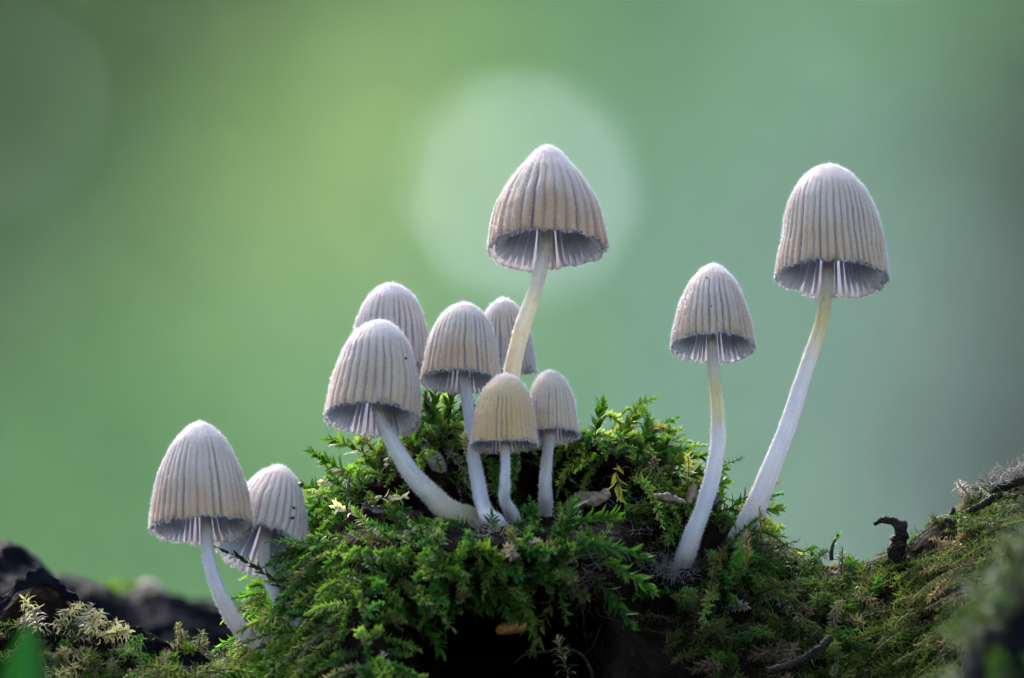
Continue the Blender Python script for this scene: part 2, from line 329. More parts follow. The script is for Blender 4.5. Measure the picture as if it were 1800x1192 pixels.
    s0 = np.array(k.get('s_top', (.58, .54, .55))); s1 = np.array(k.get('s_mid', (.58, .555, .57))); s2 = np.array(k.get('s_low', (.46, .38, .28)))
    Cs = s0*(1-smooth(.2, .38, tp))+s1*smooth(.2, .38, tp); lowm = smooth(k.get('low0', .66), .98, tp); Cs = Cs*(1-lowm)+s2*lowm
    if 'band' in k:
        bm = np.exp(-((tp-k['band'])/.09)**2)*.95; Cs = Cs*(1-bm)+np.array([.62, .50, .20])*bm
    an_ = np.linspace(0, 2*np.pi, Vs.shape[1], endpoint=False)[None]; fib = np.stack([np.cos(an_)*4+0*tp[..., 0], np.sin(an_)*4+0*tp[..., 0], tp[..., 0]*5+0*an_], -1)
    Cs = Cs*np.ones((1, Vs.shape[1], 1))*(1+.07*fbm(Vs*5, 3, seed)[..., None]+.13*fbm(fib, 3, seed+2)[..., None])
    so = obj('stem', mesh('stem', Vs-base, grid_faces(Vs.shape[0], Vs.shape[1], True), M_STEM, Cs.reshape(-1, 3)), root)
    # the fine veil: hairs and glassy grains, too small and many to count
    def hairs(Pn, Nn, ln, wd, colr):
        m_ = len(Pn); dirn = unit(Nn+lr.normal(0, .45, (m_, 3))); side = unit(np.cross(dirn, lr.normal(0, 1, (m_, 3))))*wd[:, None]
        s2_ = np.cross(dirn, side); tip = Pn+dirn*ln[:, None]; b0 = Pn-dirn*.004
        Vh = np.stack([b0-side, b0+side, b0+s2_*1.2, tip], 1).reshape(-1, 3)
        i = np.arange(m_)[:, None]*4
        Fh = np.concatenate([i+[0, 1, 3], i+[1, 2, 3], i+[2, 0, 3]], 0)
        return Vh, Fh, np.repeat(colr, 4, 0)
    def scatter(V_, nr, nc, cnt, wrap, tmin=0, tw=None):
        ii = lr.uniform(0, nr-1.001, cnt*6); 
        rw = np.linalg.norm(V_[np.minimum(ii.astype(int)+1, nr-1), 0, :2], axis=1) if tw else np.ones(cnt*6)
        if tw: rw = rw*np.linalg.norm(np.diff(V_[:, 0], axis=0), axis=1)[ii.astype(int)]
        keep = lr.uniform(0, 1, cnt*6) < rw/rw.max(); ii = ii[keep][:cnt]
        jj = lr.uniform(0, nc, len(ii)); i0 = ii.astype(int); j0 = jj.astype(int) % nc; j1 = (j0+1) % nc
        a = (ii-i0)[:, None]; b = (jj-np.floor(jj))[:, None]
        A_, B_, C_, D_ = V_[i0, j0], V_[i0, j1], V_[i0+1, j0], V_[i0+1, j1]
        pt = A_*(1-a)*(1-b)+B_*(1-a)*b+C_*a*(1-b)+D_*a*b
        nn = unit(np.cross(C_-A_, B_-A_)); return pt, nn
    cnt = int(14000*(R/.5)**1.6); pt, nn = scatter(Vo, len(t), na, cnt, True, tw=True)
    nn = np.where((nn*np.concatenate([pt[:, :2], np.full((len(pt), 1), .1)], 1)).sum(1, keepdims=True) < 0, -nn, nn)
    ln = lr.uniform(.008, .030, len(pt))**1.0*np.where(lr.uniform(0, 1, len(pt)) < .15, 1.6, .85); wd = lr.uniform(.0011, .0021, len(pt)); cl = np.array([.84, .81, .84])*lr.uniform(.8, 1.12, (len(pt), 1))
    Vh, Fh, Ch = hairs(pt, nn, ln, wd, np.clip(cl, 0, .95))
    ho = obj('veil_hair', mesh('veil_hair', Vh, Fh, M_HAIR, Ch), capo, kind='stuff')
    cnt = int(2000*(R/.5)**1.6); pt, nn = scatter(Vo, len(t), na, cnt, True, tw=True)
    nn = np.where((nn*np.concatenate([pt[:, :2], np.full((len(pt), 1), .1)], 1)).sum(1, keepdims=True) < 0, -nn, nn)
    ln = lr.uniform(.004, .009, len(pt)); wd = lr.uniform(.0028, .0068, len(pt)); cl = np.array([.82, .80, .84])*lr.uniform(.85, 1.1, (len(pt), 1))
    Vh, Fh, Ch = hairs(pt, nn, ln, wd, np.clip(cl, 0, .95))
    obj('veil_grain', mesh('veil_grain', Vh, Fh, M_HAIR, Ch, False), capo, kind='stuff')
    # hem hairs
    jj = lr.integers(0, na, 500); pt = Vo[-1, jj]+lr.normal(0, .004, (500, 3)); nn = unit(np.stack([np.cos(thw[jj])*.6, np.sin(thw[jj])*.6, -1+0*thw[jj]], 1))
    Vh, Fh, Ch = hairs(pt, nn, lr.uniform(.012, .032, 500), lr.uniform(.002, .0038, 500), np.full((500, 3), .84))
    obj('hem_hair', mesh('hem_hair', Vh, Fh, M_HAIR, Ch), capo, kind='stuff')
    cnt = int(k.get('shair', 2000)*1.4); i0 = lr.integers(8, Vs.shape[0]-3, cnt); j0 = lr.integers(0, 18, cnt); f = lr.uniform(0, 1, (cnt, 1)); g = lr.uniform(0, 1, (cnt, 1))
    pt = (Vs[i0, j0]*(1-f)+Vs[i0+1, j0]*f)*(1-g)+(Vs[i0, (j0+1) % 18]*(1-f)+Vs[i0+1, (j0+1) % 18]*f)*g; nn = unit(Ds[i0, j0]*(1-g)+Ds[i0, (j0+1) % 18]*g)
    Vh, Fh, Ch = hairs(pt-base, nn, lr.uniform(.010, .028, cnt), lr.uniform(.0016, .003, cnt), np.clip(.36+.62*Cs[i0, j0], 0, .9))
    obj('stem_hair', mesh('stem_hair', Vh, Fh, M_HAIR, Ch), so, kind='stuff')
    # dark specks stuck on the cap
    for (sx, sy, sr_, el) in k.get('specks', []):
        X_, Y_, Z_ = proj(W[:len(t)].reshape(-1, 3)); cost = (X_-sx)**2+(Y_-sy)**2+((Z_-Z_.min())*12)**2*.6
        i = int(np.argmin(cost)); pp = Vo.reshape(-1, 3)[i]
        a = np.linspace(0, np.pi, 7); bb = np.linspace(0, 2*np.pi, 10, endpoint=False)
        S = np.stack([np.sin(a)[:, None]*np.cos(bb)*sr_*el, np.sin(a)[:, None]*np.sin(bb)*sr_, np.cos(a)[:, None]*sr_+0*bb], -1)*pc
        S = S*(1+.2*fbm(S*60+i, 2, 1))[..., None]
        s_o = obj('speck', mesh('speck', S, grid_faces(7, 10, True), M_BLACK), capo); s_o.location = pp; s_o.rotation_euler = (lr.uniform(0, 3), lr.uniform(0, 3), 0)
    return root
SH = [
 dict(label='wide bell-capped mushroom on a bent grey stem', rim=(355, 930), apex=741, w=184, elev=16, roll=-2, y=-.8, n=40, bell=2, seed=1, groove=.05, stain=.1,
      stem=[(362, 912, -.8, 22), (366, 965, -.8, 23), (376, 1015, -.82, 25), (398, 1068, -.85, 28), (432, 1115, -.85, 31), (484, 1152, -.8, 36)], s_low=(.56, .53, .56)),
 dict(label='leaning wide-open mushroom with black specks on its cap, tucked beside moss', rim=(458, 968), apex=824, w=164, elev=33, roll=15, y=-.1, n=34, bell=2, seed=2, groove=.04, tan=(.68, .50, .33), specks=[(528, 852, 4.5, 1.8), (517, 893, 3.4, 1), (515, 911, 3.4, 1.2)],
      stem=[(467, 940, -.1, 24), (467, 985, -.1, 24), (482, 1040, -.12, 24), (515, 1085, -.12, 25), (545, 1110, -.1, 27)]),
 dict(label='large beige mushroom with ragged hem and thick curved stem on the hump', rim=(655, 737), apex=565, w=174, elev=21, roll=4, y=-.3, n=34, seed=3, groove=.045, tan=(.70, .43, .21), specks=[(713, 629, 2.5, 1)],
      stem=[(664, 712, -.3, 23), (682, 762, -.32, 26), (712, 818, -.35, 31), (748, 864, -.4, 36), (790, 897, -.4, 41), (828, 914, -.35, 44)], s_top=(.56, .52, .52), s_mid=(.60, .56, .52), s_low=(.52, .43, .19), low0=.38, shair=3200),
 dict(label='pale mushroom cap mostly hidden behind the ragged-hemmed beige mushroom', rim=(684, 648), apex=498, w=150, elev=15, roll=4, y=.95, n=36, seed=4, groove=.045, tan=(.58, .49, .40),
      stem=[(688, 640, .95, 22), (705, 700, .95, 24), (735, 770, .8, 26), (765, 810, .7, 28)]),
 dict(label='beige mushroom on a slender stem between ragged-hemmed and amber mushrooms', rim=(811, 672), apex=531, w=140, elev=18.5, roll=2, y=0.0, n=36, seed=5, groove=.04, tan=(.70, .40, .16),
      stem=[(815, 656, 0, 20), (822, 722, -.05, 21), (830, 792, -.1, 24), (841, 852, -.15, 27), (855, 900, -.25, 30), (874, 925, -.35, 34)], s_low=(.55, .5, .40), shair=2600),
 dict(label='grey mushroom half hidden behind the tallest central stem', rim=(889, 655), apex=523, w=108, elev=6, roll=-3, y=1.35, n=34, seed=6, groove=.05, tan=(.52, .45, .38),
      stem=[(890, 650, 1.35, 18), (892, 720, 1.2, 20), (900, 790, .9, 22)]),
 dict(label='tallest central mushroom with deep-furrowed bell cap raised above the rest', rim=(963, 438), apex=257, w=210, elev=21, roll=-1, y=.42, n=29, bell=1, seed=7, groove=.06, stain=.35, g0=.1, tan=(.66, .36, .12),
      stem=[(961, 402, .42, 24), (955, 452, .42, 25), (940, 512, .42, 27), (919, 575, .45, 30), (904, 630, .5, 32), (893, 690, .5, 33), (888, 770, .5, 33), (886, 830, .5, 34)], s_top=(.58, .54, .52), s_mid=(.68, .58, .40), s_low=(.58, .55, .53), gill=(.68, .70, .80)),
 dict(label='small amber mushroom, smoothest and yellowest of the cluster', rim=(886, 783), apex=657, w=121, elev=11, roll=0, y=-.6, n=40, seed=8, groove=.018, pale=(.82, .57, .29), mid=(.84, .52, .17), tan=(.80, .46, .12), g0=.3,
      stem=[(886, 776, -.6, 17), (886, 840, -.6, 18), (888, 880, -.58, 20), (904, 913, -.5, 27)], shair=1400),
 dict(label='small pinkish-beige mushroom beside the amber one on a short stem', rim=(971, 766), apex=650, w=98, elev=17, roll=-1, y=-.15, n=38, seed=9, groove=.015, pale=(.84, .62, .44), mid=(.84, .58, .35), tan=(.80, .52, .27), g0=.3,
      stem=[(964, 756, -.15, 20), (961, 818, -.12, 21), (957, 868, -.1, 24), (956, 905, -.05, 28)], s_low=(.48, .43, .3), low0=.6, shair=1500),
 dict(label='smaller egg-capped mushroom on a curved stem, tan base in white threads', rim=(1254, 611), apex=463, w=150, elev=21.5, roll=-1, y=-.1, n=36, bell=2, seed=10, groove=.035, tan=(.70, .43, .21), specks=[(1243, 487, 2, 1), (1250, 537, 2, 1)], band=.33,
      stem=[(1250, 592, -.1, 19), (1256, 655, -.1, 21), (1261, 730, -.1, 25), (1257, 800, -.15, 28), (1241, 880, -.2, 31), (1214, 955, -.28, 34), (1200, 985, -.3, 36)], s_low=(.50, .37, .24), low0=.6, shair=3000),
 dict(label='tall mushroom with broad bell cap and long slanting white stem', rim=(1461, 489), apex=290, w=198, elev=20, roll=0, y=-.05, n=44, seed=11, groove=.045, stain=.05, tan=(.70, .43, .20), band=.31,
      stem=[(1456, 460, -.05, 23), (1450, 522, -.05, 24), (1434, 602, -.05, 27), (1402, 700, -.05, 30), (1364, 800, -.1, 35), (1330, 888, -.15, 41), (1298, 955, -.2, 47)], shair=3600),
]
SH[-1]['label'] = 'tall mushroom with broad bell cap and long slanting white stem, apart from the cluster'
SH[-2]['label'] = 'egg-capped mushroom on a curved stem whose tan foot sits in white threads'
SH[0]['label'] = 'wide bell-capped mushroom on a bent grey stem in front of dark bark'
for s_ in SH: mushroom(s_)
# ------------------------------------------------------------------ moss
LT_U = np.array([0, .28, .28, .28, .64, .64, .64, 1.0]); LT_V = np.array([0, -1, 0, 1, -.72, 0, .72, 0]); LT_W = np.array([0, .35, 0, .35, .26, 0, .26, 0.05])
LT_F = np.array([[0, 2, 1], [0, 3, 2], [1, 2, 5], [1, 5, 4], [2, 3, 6], [2, 6, 5], [4, 5, 7], [5, 6, 7]])
class Leaves:
    def __init__(s): s.B, s.T, s.N, s.L, s.W, s.C, s.K, s.tubes = [], [], [], [], [], [], [], []
    def add(s, B, T, N, L, W, curl, col):
        s.B.append(B); s.T.append(T); s.N.append(N); s.L.append(L); s.W.append(W); s.K.append(curl); s.C.append(col)
    def build(s):
        B, T, N = (np.concatenate(x) for x in (s.B, s.T, s.N)); L, W, K = (np.concatenate(x) for x in (s.L, s.W, s.K)); C = np.concatenate(s.C)
        T = unit(T); N = unit(N-T*(N*T).sum(1, keepdims=True)); S = np.cross(T, N)
        ang = K[:, None]*LT_U[None]                                   # bend along the leaf
        uu = np.where(np.abs(K)[:, None] > 1e-3, np.sin(ang)/np.where(np.abs(K) > 1e-3, K, 1)[:, None], LT_U[None])
        ww = np.where(np.abs(K)[:, None] > 1e-3, (1-np.cos(ang))/np.where(np.abs(K) > 1e-3, K, 1)[:, None], 0)
        V = B[:, None]+T[:, None]*(uu*L[:, None])[..., None]-N[:, None]*(ww*L[:, None]-LT_W[None]*W[:, None])[..., None]+S[:, None]*(LT_V[None]*W[:, None])[..., None]
        n = len(B); F = (np.arange(n)[:, None, None]*8+LT_F[None]).reshape(-1, 3)
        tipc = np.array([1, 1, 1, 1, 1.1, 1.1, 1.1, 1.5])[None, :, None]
        col = np.clip(C[:, None]*tipc, 0, .9).reshape(-1, 3); V = V.reshape(-1, 3); off = len(V)
        if s.tubes:
            tv = [V]; tf = [F]; tc = [col]
            for Vt, c in s.tubes:
                q = grid_faces(Vt.shape[0], Vt.shape[1], True); tv.append(Vt.reshape(-1, 3)); tf.append(np.concatenate([q[:, [0, 1, 2]], q[:, [0, 2, 3]]])+off)
                tc.append(np.broadcast_to(c, (Vt.shape[0]*Vt.shape[1], 3))); off += Vt.shape[0]*Vt.shape[1]
            V = np.concatenate(tv); F = np.concatenate(tf); col = np.concatenate(tc)
        return V, F, col
def shoot(lv, p, d, length, leafL, leafW, nleaf, col, rg, droop=.3, curl=.5, flat=0.0, splay=.9, stemr=.006, taper=.55, secund=None, wig=.15, stemcol=(.05, .04, .015), cvar=.22):
    """One moss shoot: a curved stem set all round with pointed leaves."""
    d = unit(d); m = 7; tt = np.linspace(0, 1, m)
    side = unit(np.cross(d, rg.normal(0, 1, 3))); bend = side*wig*rg.normal()
    C = p + d*(tt*length)[:, None] + np.array([0, 0, -1])*(droop*length*tt**2)[:, None] + bend*length*(tt**2)[:, None]
    T, A, Bn = frames(C); x = np.linspace(0.03, 1, nleaf); i = np.minimum((x*(m-1)).astype(int), m-2); f = (x*(m-1)-i)[:, None]
    pos = C[i]*(1-f)+C[i+1]*f; Tn = T[i]; phi = np.arange(nleaf)*2.3999+rg.uniform(0, 6)+rg.normal(0, .25, nleaf)
    if flat: phi = phi*(1-flat)+np.where(np.arange(nleaf) % 2 == 0, 0, np.pi)*flat+rg.normal(0, .3, nleaf)
    out = A[i]*np.cos(phi)[:, None]+Bn[i]*np.sin(phi)[:, None]
    if secund is not None: out = unit(out+np.asarray(secund)*1.1)
    sp = splay*np.interp(x, [0, .8, 1], [1.0, .85, .35])*rg.uniform(.8, 1.2, nleaf)
    ld = unit(Tn*np.cos(sp)[:, None]+out*np.sin(sp)[:, None])
    nrm = unit(Tn*np.sin(sp)[:, None]-out*np.cos(sp)[:, None]+rg.normal(0, .15, (nleaf, 3)))
    sz = np.interp(x, [0, .3, .8, 1], [.7, 1, .95, taper])*rg.uniform(.75, 1.2, nleaf)
    cc = np.asarray(col)*rg.uniform(1-cvar, 1+cvar, (nleaf, 1))*(1+rg.normal(0, .07, (nleaf, 3)))
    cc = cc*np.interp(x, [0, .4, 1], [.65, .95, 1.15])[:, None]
    lv.add(pos, ld, nrm, leafL*sz, leafW*sz*.5, curl*rg.uniform(.4, 1.5, nleaf), np.clip(cc, .003, .8))
    if stemr:
        V, _ = tube(C, stemr*np.linspace(1, .5, m), 4, False); lv.tubes.append((V, np.asarray(stemcol)))
    return C
STEMS = []
for s_ in [x for i_, x in enumerate(SH) if i_ not in (3, 5, 6)]:
    pp = [(a, b) for a, b, *_ in s_['stem']]; y_ = s_['stem'][-1][2]
    if pp[0][0] == 467: pp = pp[:3]
    for (a, b), (c_, d_) in zip(pp[:-1], pp[1:]):
        for t_ in np.linspace(0, 1 if (c_, d_) != pp[-1] or pp[0][0] == 362 else .35, 6): STEMS.append((a+(c_-a)*t_, b+(d_-b)*t_))
STEMS = np.array(STEMS)
def clear_of_stems(px, py, rad): return ((STEMS[:, 0]-px)**2+(STEMS[:, 1]-py)**2).min() > rad*rad
def inside(px, py, ells): return any(((px-a)/c)**2+((py-b)/d)**2 < 1 for a, b, c, d in ells)
GREENS = np.array([[.045, .115, .012], [.06, .125, .014], [.09, .15, .02], [.028, .085, .012], [.12, .17, .03]])
def moss_field(name, n, region, bare, kind, seed, label, dens=None, colfn=None, stemclear=18):
    rg = np.random.default_rng(seed); lv = Leaves(); x0, x1, y0, y1 = region; made = 0; tries = 0
    while made < n and tries < n*30:
        tries += 1; px = rg.uniform(x0, x1); tp = top_of(px); py = rg.uniform(max(tp, y0), y1) if rg.uniform() < .88 else tp+rg.uniform(0, 14)
        if py < tp or py > y1: continue
        if inside(px, py, bare) and rg.uniform() > .015: continue
        if kind == 'leafy' and px < 550 and py < 1010: continue
        if dens is not None and rg.uniform() > dens(px, py): continue
        if not clear_of_stems(px, py, stemclear): continue
        p, nr = at_log(px, py); edge = math.exp(-(py-tp)/40)
        if kind == 'leafy':
            d = nr*.5+np.array([-.55 if px < 640 else (.45 if px > 1060 else 0), -.1, -.15+.75*edge])+rg.normal(0, .42, 3)
            if py > 905 and 640 < px < 1120: d = nr*.9+np.array([0, -.3, -.1])+rg.normal(0, .45, 3)
            big = .75+.5*rg.uniform(); sh_ = .55 if py > 905 and 660 < px < 1130 else 1.0; c = GREENS[rg.integers(0, 5)]*rg.uniform(.7, 1.6)
            if rg.uniform() < .04: c = np.array([.24, .20, .12])*rg.uniform(.6, 1.2)
            elif rg.uniform() < .05: c = np.array([.10, .10, .02])
            if colfn is not None: c = colfn(px, py, c, rg)
            fin = rg.uniform(.7, 1.15)
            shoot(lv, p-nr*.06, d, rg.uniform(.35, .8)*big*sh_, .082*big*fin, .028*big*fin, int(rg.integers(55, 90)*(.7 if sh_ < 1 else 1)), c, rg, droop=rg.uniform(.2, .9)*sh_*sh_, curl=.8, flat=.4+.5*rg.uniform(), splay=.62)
        else:
            d = nr*.42+rg.normal(0, .5, 3)+(np.array([-.9, -.2, -.55]) if px > 1500 else np.array([rg.normal(0, .6), 0, (.05 if px > 1330 else .25) if px > 560 else -.25]))
            c = np.array([.075, .11, .022])*rg.uniform(.6, 1.3)
            u_ = rg.uniform()
            if u_ < .22: c = np.array([.17, .14, .075])*rg.uniform(.6, 1.2)
            elif u_ < .34: c = np.array([.05, .13, .015])
            if colfn is not None: c = colfn(px, py, c, rg)
            big = rg.uniform(.7, 1.25)
            sec = unit(np.array([rg.normal(0, .6), -.5, -.5+rg.normal(0, .5)]))
            shoot(lv, p-nr*.03, d, rg.uniform(.32, .75)*big*(.6 if px < 560 else (.45 if px > 1320 and py-tp < 45 else 1)), .088*big, .018*big, int(rg.integers(55, 90)), c, rg, droop=rg.uniform(.1, .6), curl=rg.uniform(1.2, 2.3), splay=rg.uniform(.6, .95), secund=sec*rg.uniform(.2, 1), stemr=.007)
        made += 1
    V, F, C = lv.build(); base = np.array([V[:, 0].mean(), V[:, 1].mean(), V[:, 2].min()])
    o = obj(name, mesh(name, V-base, F, M_LEAFY if kind == 'leafy' else M_CURL, C), kind='stuff', label=label, category='moss'); o.location = base
    return o
BARE = [(985, 862, 120, 70), (835, 890, 115, 62), (705, 903, 72, 26), (1130, 930, 62, 85), (900, 1160, 225, 125), (1080, 1060, 100, 90), (1195, 985, 60, 50)]
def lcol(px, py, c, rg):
    c = c*(1+.6*math.exp(-(py-top_of(px))/90))*np.array([1.02, .92, 1.5])  # greens brightened towards the skyline, backlit glow painted into the leaf colour
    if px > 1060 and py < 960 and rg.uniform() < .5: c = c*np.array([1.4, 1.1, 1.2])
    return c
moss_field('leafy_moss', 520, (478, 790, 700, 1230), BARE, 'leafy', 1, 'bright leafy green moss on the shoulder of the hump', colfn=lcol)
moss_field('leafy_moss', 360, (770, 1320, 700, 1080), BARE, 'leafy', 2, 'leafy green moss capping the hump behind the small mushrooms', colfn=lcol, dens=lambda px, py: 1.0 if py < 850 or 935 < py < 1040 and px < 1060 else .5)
def rcol(px, py, c, rg):
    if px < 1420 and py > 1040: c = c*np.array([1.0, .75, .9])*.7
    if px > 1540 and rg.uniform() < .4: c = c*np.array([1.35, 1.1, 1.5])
    return c
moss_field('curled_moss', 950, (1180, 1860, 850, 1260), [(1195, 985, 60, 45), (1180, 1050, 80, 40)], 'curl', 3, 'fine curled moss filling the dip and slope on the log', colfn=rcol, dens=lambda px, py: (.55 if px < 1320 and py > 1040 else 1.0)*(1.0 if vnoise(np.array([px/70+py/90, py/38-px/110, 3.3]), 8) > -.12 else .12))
def lc(px, py, c, rg):
    if rg.uniform() < .45: c = np.array([.22, .19, .11])*rg.uniform(.6, 1.2)
    return c
moss_field('curled_moss', 420, (20, 560, 1040, 1250), [(60, 1040, 110, 30), (310, 1120, 130, 18)], 'curl', 4, 'pale curled moss creeping over the dark bark crust', colfn=lc, dens=lambda px, py: smooth(1060+abs(px-130)*.12, 1110+abs(px-130)*.12, py))
moss_field('curled_moss', 240, (-900, 0, 900, 1300), [], 'curl', 5, 'curled moss on the bark beyond the dark log end', stemclear=5)
moss_field('curled_moss', 300, (1850, 2900, 800, 1300), [], 'curl', 6, 'curled moss on the high end of the log', stemclear=5)
# single moss shoots that stand out
def single(name, px, py, y, dpx, length, kind, col, label, category='moss shoot', group=None, leaf=None, seed=0, **kw):
    rg = np.random.default_rng(seed+100); lv = Leaves()
    if y is None: p, _ = at_log(px, py); p = p+np.array([0, -.05, 0])
    else: p = P(px, py, y)
    d = np.array([dpx[0], dpx[2] if len(dpx) > 2 else -.2, -dpx[1]], float)
    L_, W_, n_, curl = leaf or ((.20, .085, 26, .35) if kind == 'leafy' else (.12, .024, 46, 1.8))
    args = dict(droop=.15, curl=curl, splay=.75); args.update(kw)
    C = shoot(lv, p, d, length, L_, W_, n_, col, rg, **args)
    V, F, Cc = lv.build(); root = empty(name, p, label, category, group)
    nl = n_*8; nf = n_*8
    lm = mesh('leaf_whorl', V[:nl]-p, F[:nf], M_LEAFY if kind == 'leafy' else M_CURL, Cc[:nl]); obj('leaves', lm, root, kind='stuff')
    obj('stalk', mesh('stalk', V[nl:]-p, F[nf:]-nl, M_CURL, Cc[nl:]), root)
    return root
REF = [(180, 'on the bark crust'), (300, 'below the bark crust'), (460, 'before the bent grey stem'), (560, 'beside the speckled mushroom'), (690, 'below the dark bug'), (800, 'below the thick curved stem'), (900, 'below the foot of the slender stem'), (1000, 'below the small pinkish mushroom'), (1180, 'beside the brown rootlets'), (1320, 'behind the two white stems'), (1600, 'in the dip of the log'), (9999, 'near the top of the slope')]
def lab(kind_, px, dx, dy, col, tail=''):
    ref = next(r for x, r in REF if px < x); c_ = 'yellow-green' if col[0] > col[1]*.55 else ('bright green' if col[1] > .11 else 'deep green')
    way = 'hanging' if dy > .5 else ('upright' if dy < -.7 else ('arching' if dy < -.15 else 'sideways'))
    return f'{way} {c_} {kind_} {tail}{ref}'
G1 = (.05, .115, .014); G2 = (.03, .09, .016); G3 = (.08, .135, .02); DK = (.02, .032, .01); STRAW = (.32, .27, .17); BR = (.16, .10, .04)
EDGE = 'glossy green moss shoot jutting out over the black hollow'
for i, (px, py, dx, dy, L_, c) in enumerate([(650, 1010, -.5, .25, .65, G1), (720, 1000, .5, -.05, .6, G1), (800, 975, .35, -.1, .5, G3), (830, 985, -.5, .25, .5, G2), (770, 990, -.75, .1, .6, G1), (870, 985, .15, .6, .55, G2), (920, 1010, .1, .7, .5, G3),
      (960, 975, .6, -.3, .7, G2), (1010, 965, .9, -.1, .65, G2), (1040, 985, .9, .15, .6, G1), (1035, 1000, .7, .8, .6, G2), (985, 960, .3, -.8, .5, G2), (990, 925, 1, -.3, .5, G1), (700, 1055, .6, .35, .55, G1), (640, 1075, .5, .55, .6, G1), (610, 1120, -.5, .4, .6, G1), (740, 1030, .6, .3, .5, G3), (900, 990, .9, .05, .6, G2), (840, 1000, .2, .4, .5, G1), (950, 1000, -.3, .5, .5, G2)]):
    single('moss_shoot', px, py, -1.75+(.5 if px < 700 else 0)+.03*i, (dx, dy, -.35), L_, 'leafy', c, lab('leafy moss shoot', px, dx, dy, c, 'on the ledge '), group='moss shoots over the hollow', seed=i, leaf=(.165, .064, 30, .35))
TOPL = 'upright leafy moss tip breaking the skyline of the hump'
for i, (px, py, dx, dy, L_) in enumerate([(580, 905, -1, -.15, .5), (600, 890, -.9, -.25, .55), (625, 830, -.8, -.45, .5), (660, 800, -.7, -.5, .5), (592, 938, -.7, -.4, .35), (760, 735, .1, -1, .4), (785, 730, .2, -1, .35), (735, 750, -.3, -1, .4), (1045, 765, .1, -1, .4), (1085, 770, .5, -.9, .4), (1120, 790, .5, -.9, .35), (1165, 815, .8, -.6, .4), (1190, 835, .9, -.35, .45), (1200, 850, 1, -.2, .4), (1280, 885, .8, -.5, .5), (1275, 900, .9, -.3, .5)]):
    single('moss_shoot', px, py+10, .45, (dx, dy, -.1), L_, 'leafy', G3 if i % 2 else G1, lab('moss tip', px, dx, dy, G3 if i % 2 else G1, 'on the skyline '), group='moss tips on the skyline', seed=40+i, leaf=(.15, .062, 26, .4), flat=.5)
single('moss_sprig', 520, 1060, -.55, (-.6, -.75, -.1), .75, 'leafy', DK, 'thin dark moss sprig crossing in front of the leaning speckled mushroom', leaf=(.12, .04, 24, .3), seed=70, splay=.5, droop=-.1)
single('moss_sprig', 560, 965, -.6, (-1, .05, -.2), .4, 'leafy', DK, 'short dark moss sprig touching the speckled cap', leaf=(.12, .045, 20, .3), seed=71, splay=.6)
single('moss_sprig', 480, 1120, -.7, (0, -1, 0), .42, 'leafy', (.13, .24, .05), 'small fresh green moss sprig between the two bent stems', leaf=(.16, .06, 14, .3), seed=72, splay=.95)
for i, (px, py, dx, dy, c) in enumerate([(470, 1172, -.3, -.8, G1), (490, 1168, .5, -.7, G3), (505, 1160, -.6, -.5, G1), (452, 1176, -.8, -.3, G2), (478, 1190, .1, -.6, G1), (520, 1150, .3, -.9, G3)]):
    single('moss_shoot', px, py+28, -1.1, (dx, dy, -.15), .3, 'leafy', c, lab('moss shoot', px, dx, dy, c, 'gripping the bent grey stem foot ').split(' bes')[0].split(' bef')[0], group='moss shoots at the bent stem foot', seed=200+i, leaf=(.13, .045, 26, .4), flat=.4)
for i, (px, py, dx, dy, c) in enumerate([(830, 938, -.5, -.4, G2), (858, 944, .2, -.5, G1), (890, 938, .5, -.4, G2), (925, 935, .3, -.6, G1), (950, 925, -.4, -.5, G2), (800, 930, -.6, -.3, G3), (770, 925, -.7, -.2, G1)]):
    single('moss_shoot', px, py, -1.0, (dx, dy, -.3), .24, 'leafy', c, lab('moss shoot', px, dx, dy, c, 'at the ledge brink '), group='moss shoots at the ledge brink', seed=220+i, leaf=(.11, .04, 22, .4), flat=.4)
single('dry_sprig', 1338, 955, -.5, (-.02, -1, 0), .36, 'curl', BR, 'brown dried moss sprig standing against the slanting white stem', leaf=(.07, .02, 22, .5), seed=73, splay=.35)
single('dry_sprig', 1316, 1000, -.5, (-.1, -1, -.2), .35, 'curl', (.20, .14, .06), 'straw-brown moss sprig at the foot of the slanting stem', leaf=(.11, .03, 22, .5), seed=74, splay=.6)
single('dry_sprig', 1005, 1215, -1.6, (-.25, -1, -.1), .55, 'curl', (.22, .20, .10), 'pale curled dry sprig at the edge of the black hollow', leaf=(.14, .025, 44, 1.5), seed=75)
single('dry_sprig', 625, 905, -.5, (-.5, -.35, -.3), .26, 'leafy', (.50, .42, .35), 'bleached dead moss tip above the dark bug', leaf=(.12, .05, 10, .5), seed=76)
single('dry_sprig', 655, 878, -.5, (.8, -.15, -.3), .3, 'leafy', (.50, .40, .34), 'bleached dead moss leaves beside the thick curved stem', leaf=(.12, .05, 10, .5), seed=77)
single('dry_sprig', 820, 800, -.3, (-.1, -1, -.2), .22, 'leafy', (.40, .33, .20), 'crumbled straw-coloured tuft touching the slender stem', leaf=(.08, .05, 16, .8), seed=78)
single('hanging_sprig', 975, 1040, -1.5, (-.35, .9, -.2), .5, 'leafy', (.10, .11, .03), 'yellowing moss sprig hanging into the hollow above the amber husk', leaf=(.16, .06, 16, .3), seed=79)
single('hanging_sprig', 945, 1085, -1.2, (-.1, 1, -.2), .28, 'leafy', (.10, .085, .03), 'small olive sprig hanging beside the amber husk', leaf=(.11, .035, 18, .3), seed=80)
single('hanging_sprig', 1085, 815, .0, (-.2, 1, -.5), .3, 'leafy', (.22, .20, .04), 'yellow-green drooping moss leaves under the hump top', leaf=(.17, .07, 9, .3), seed=81)
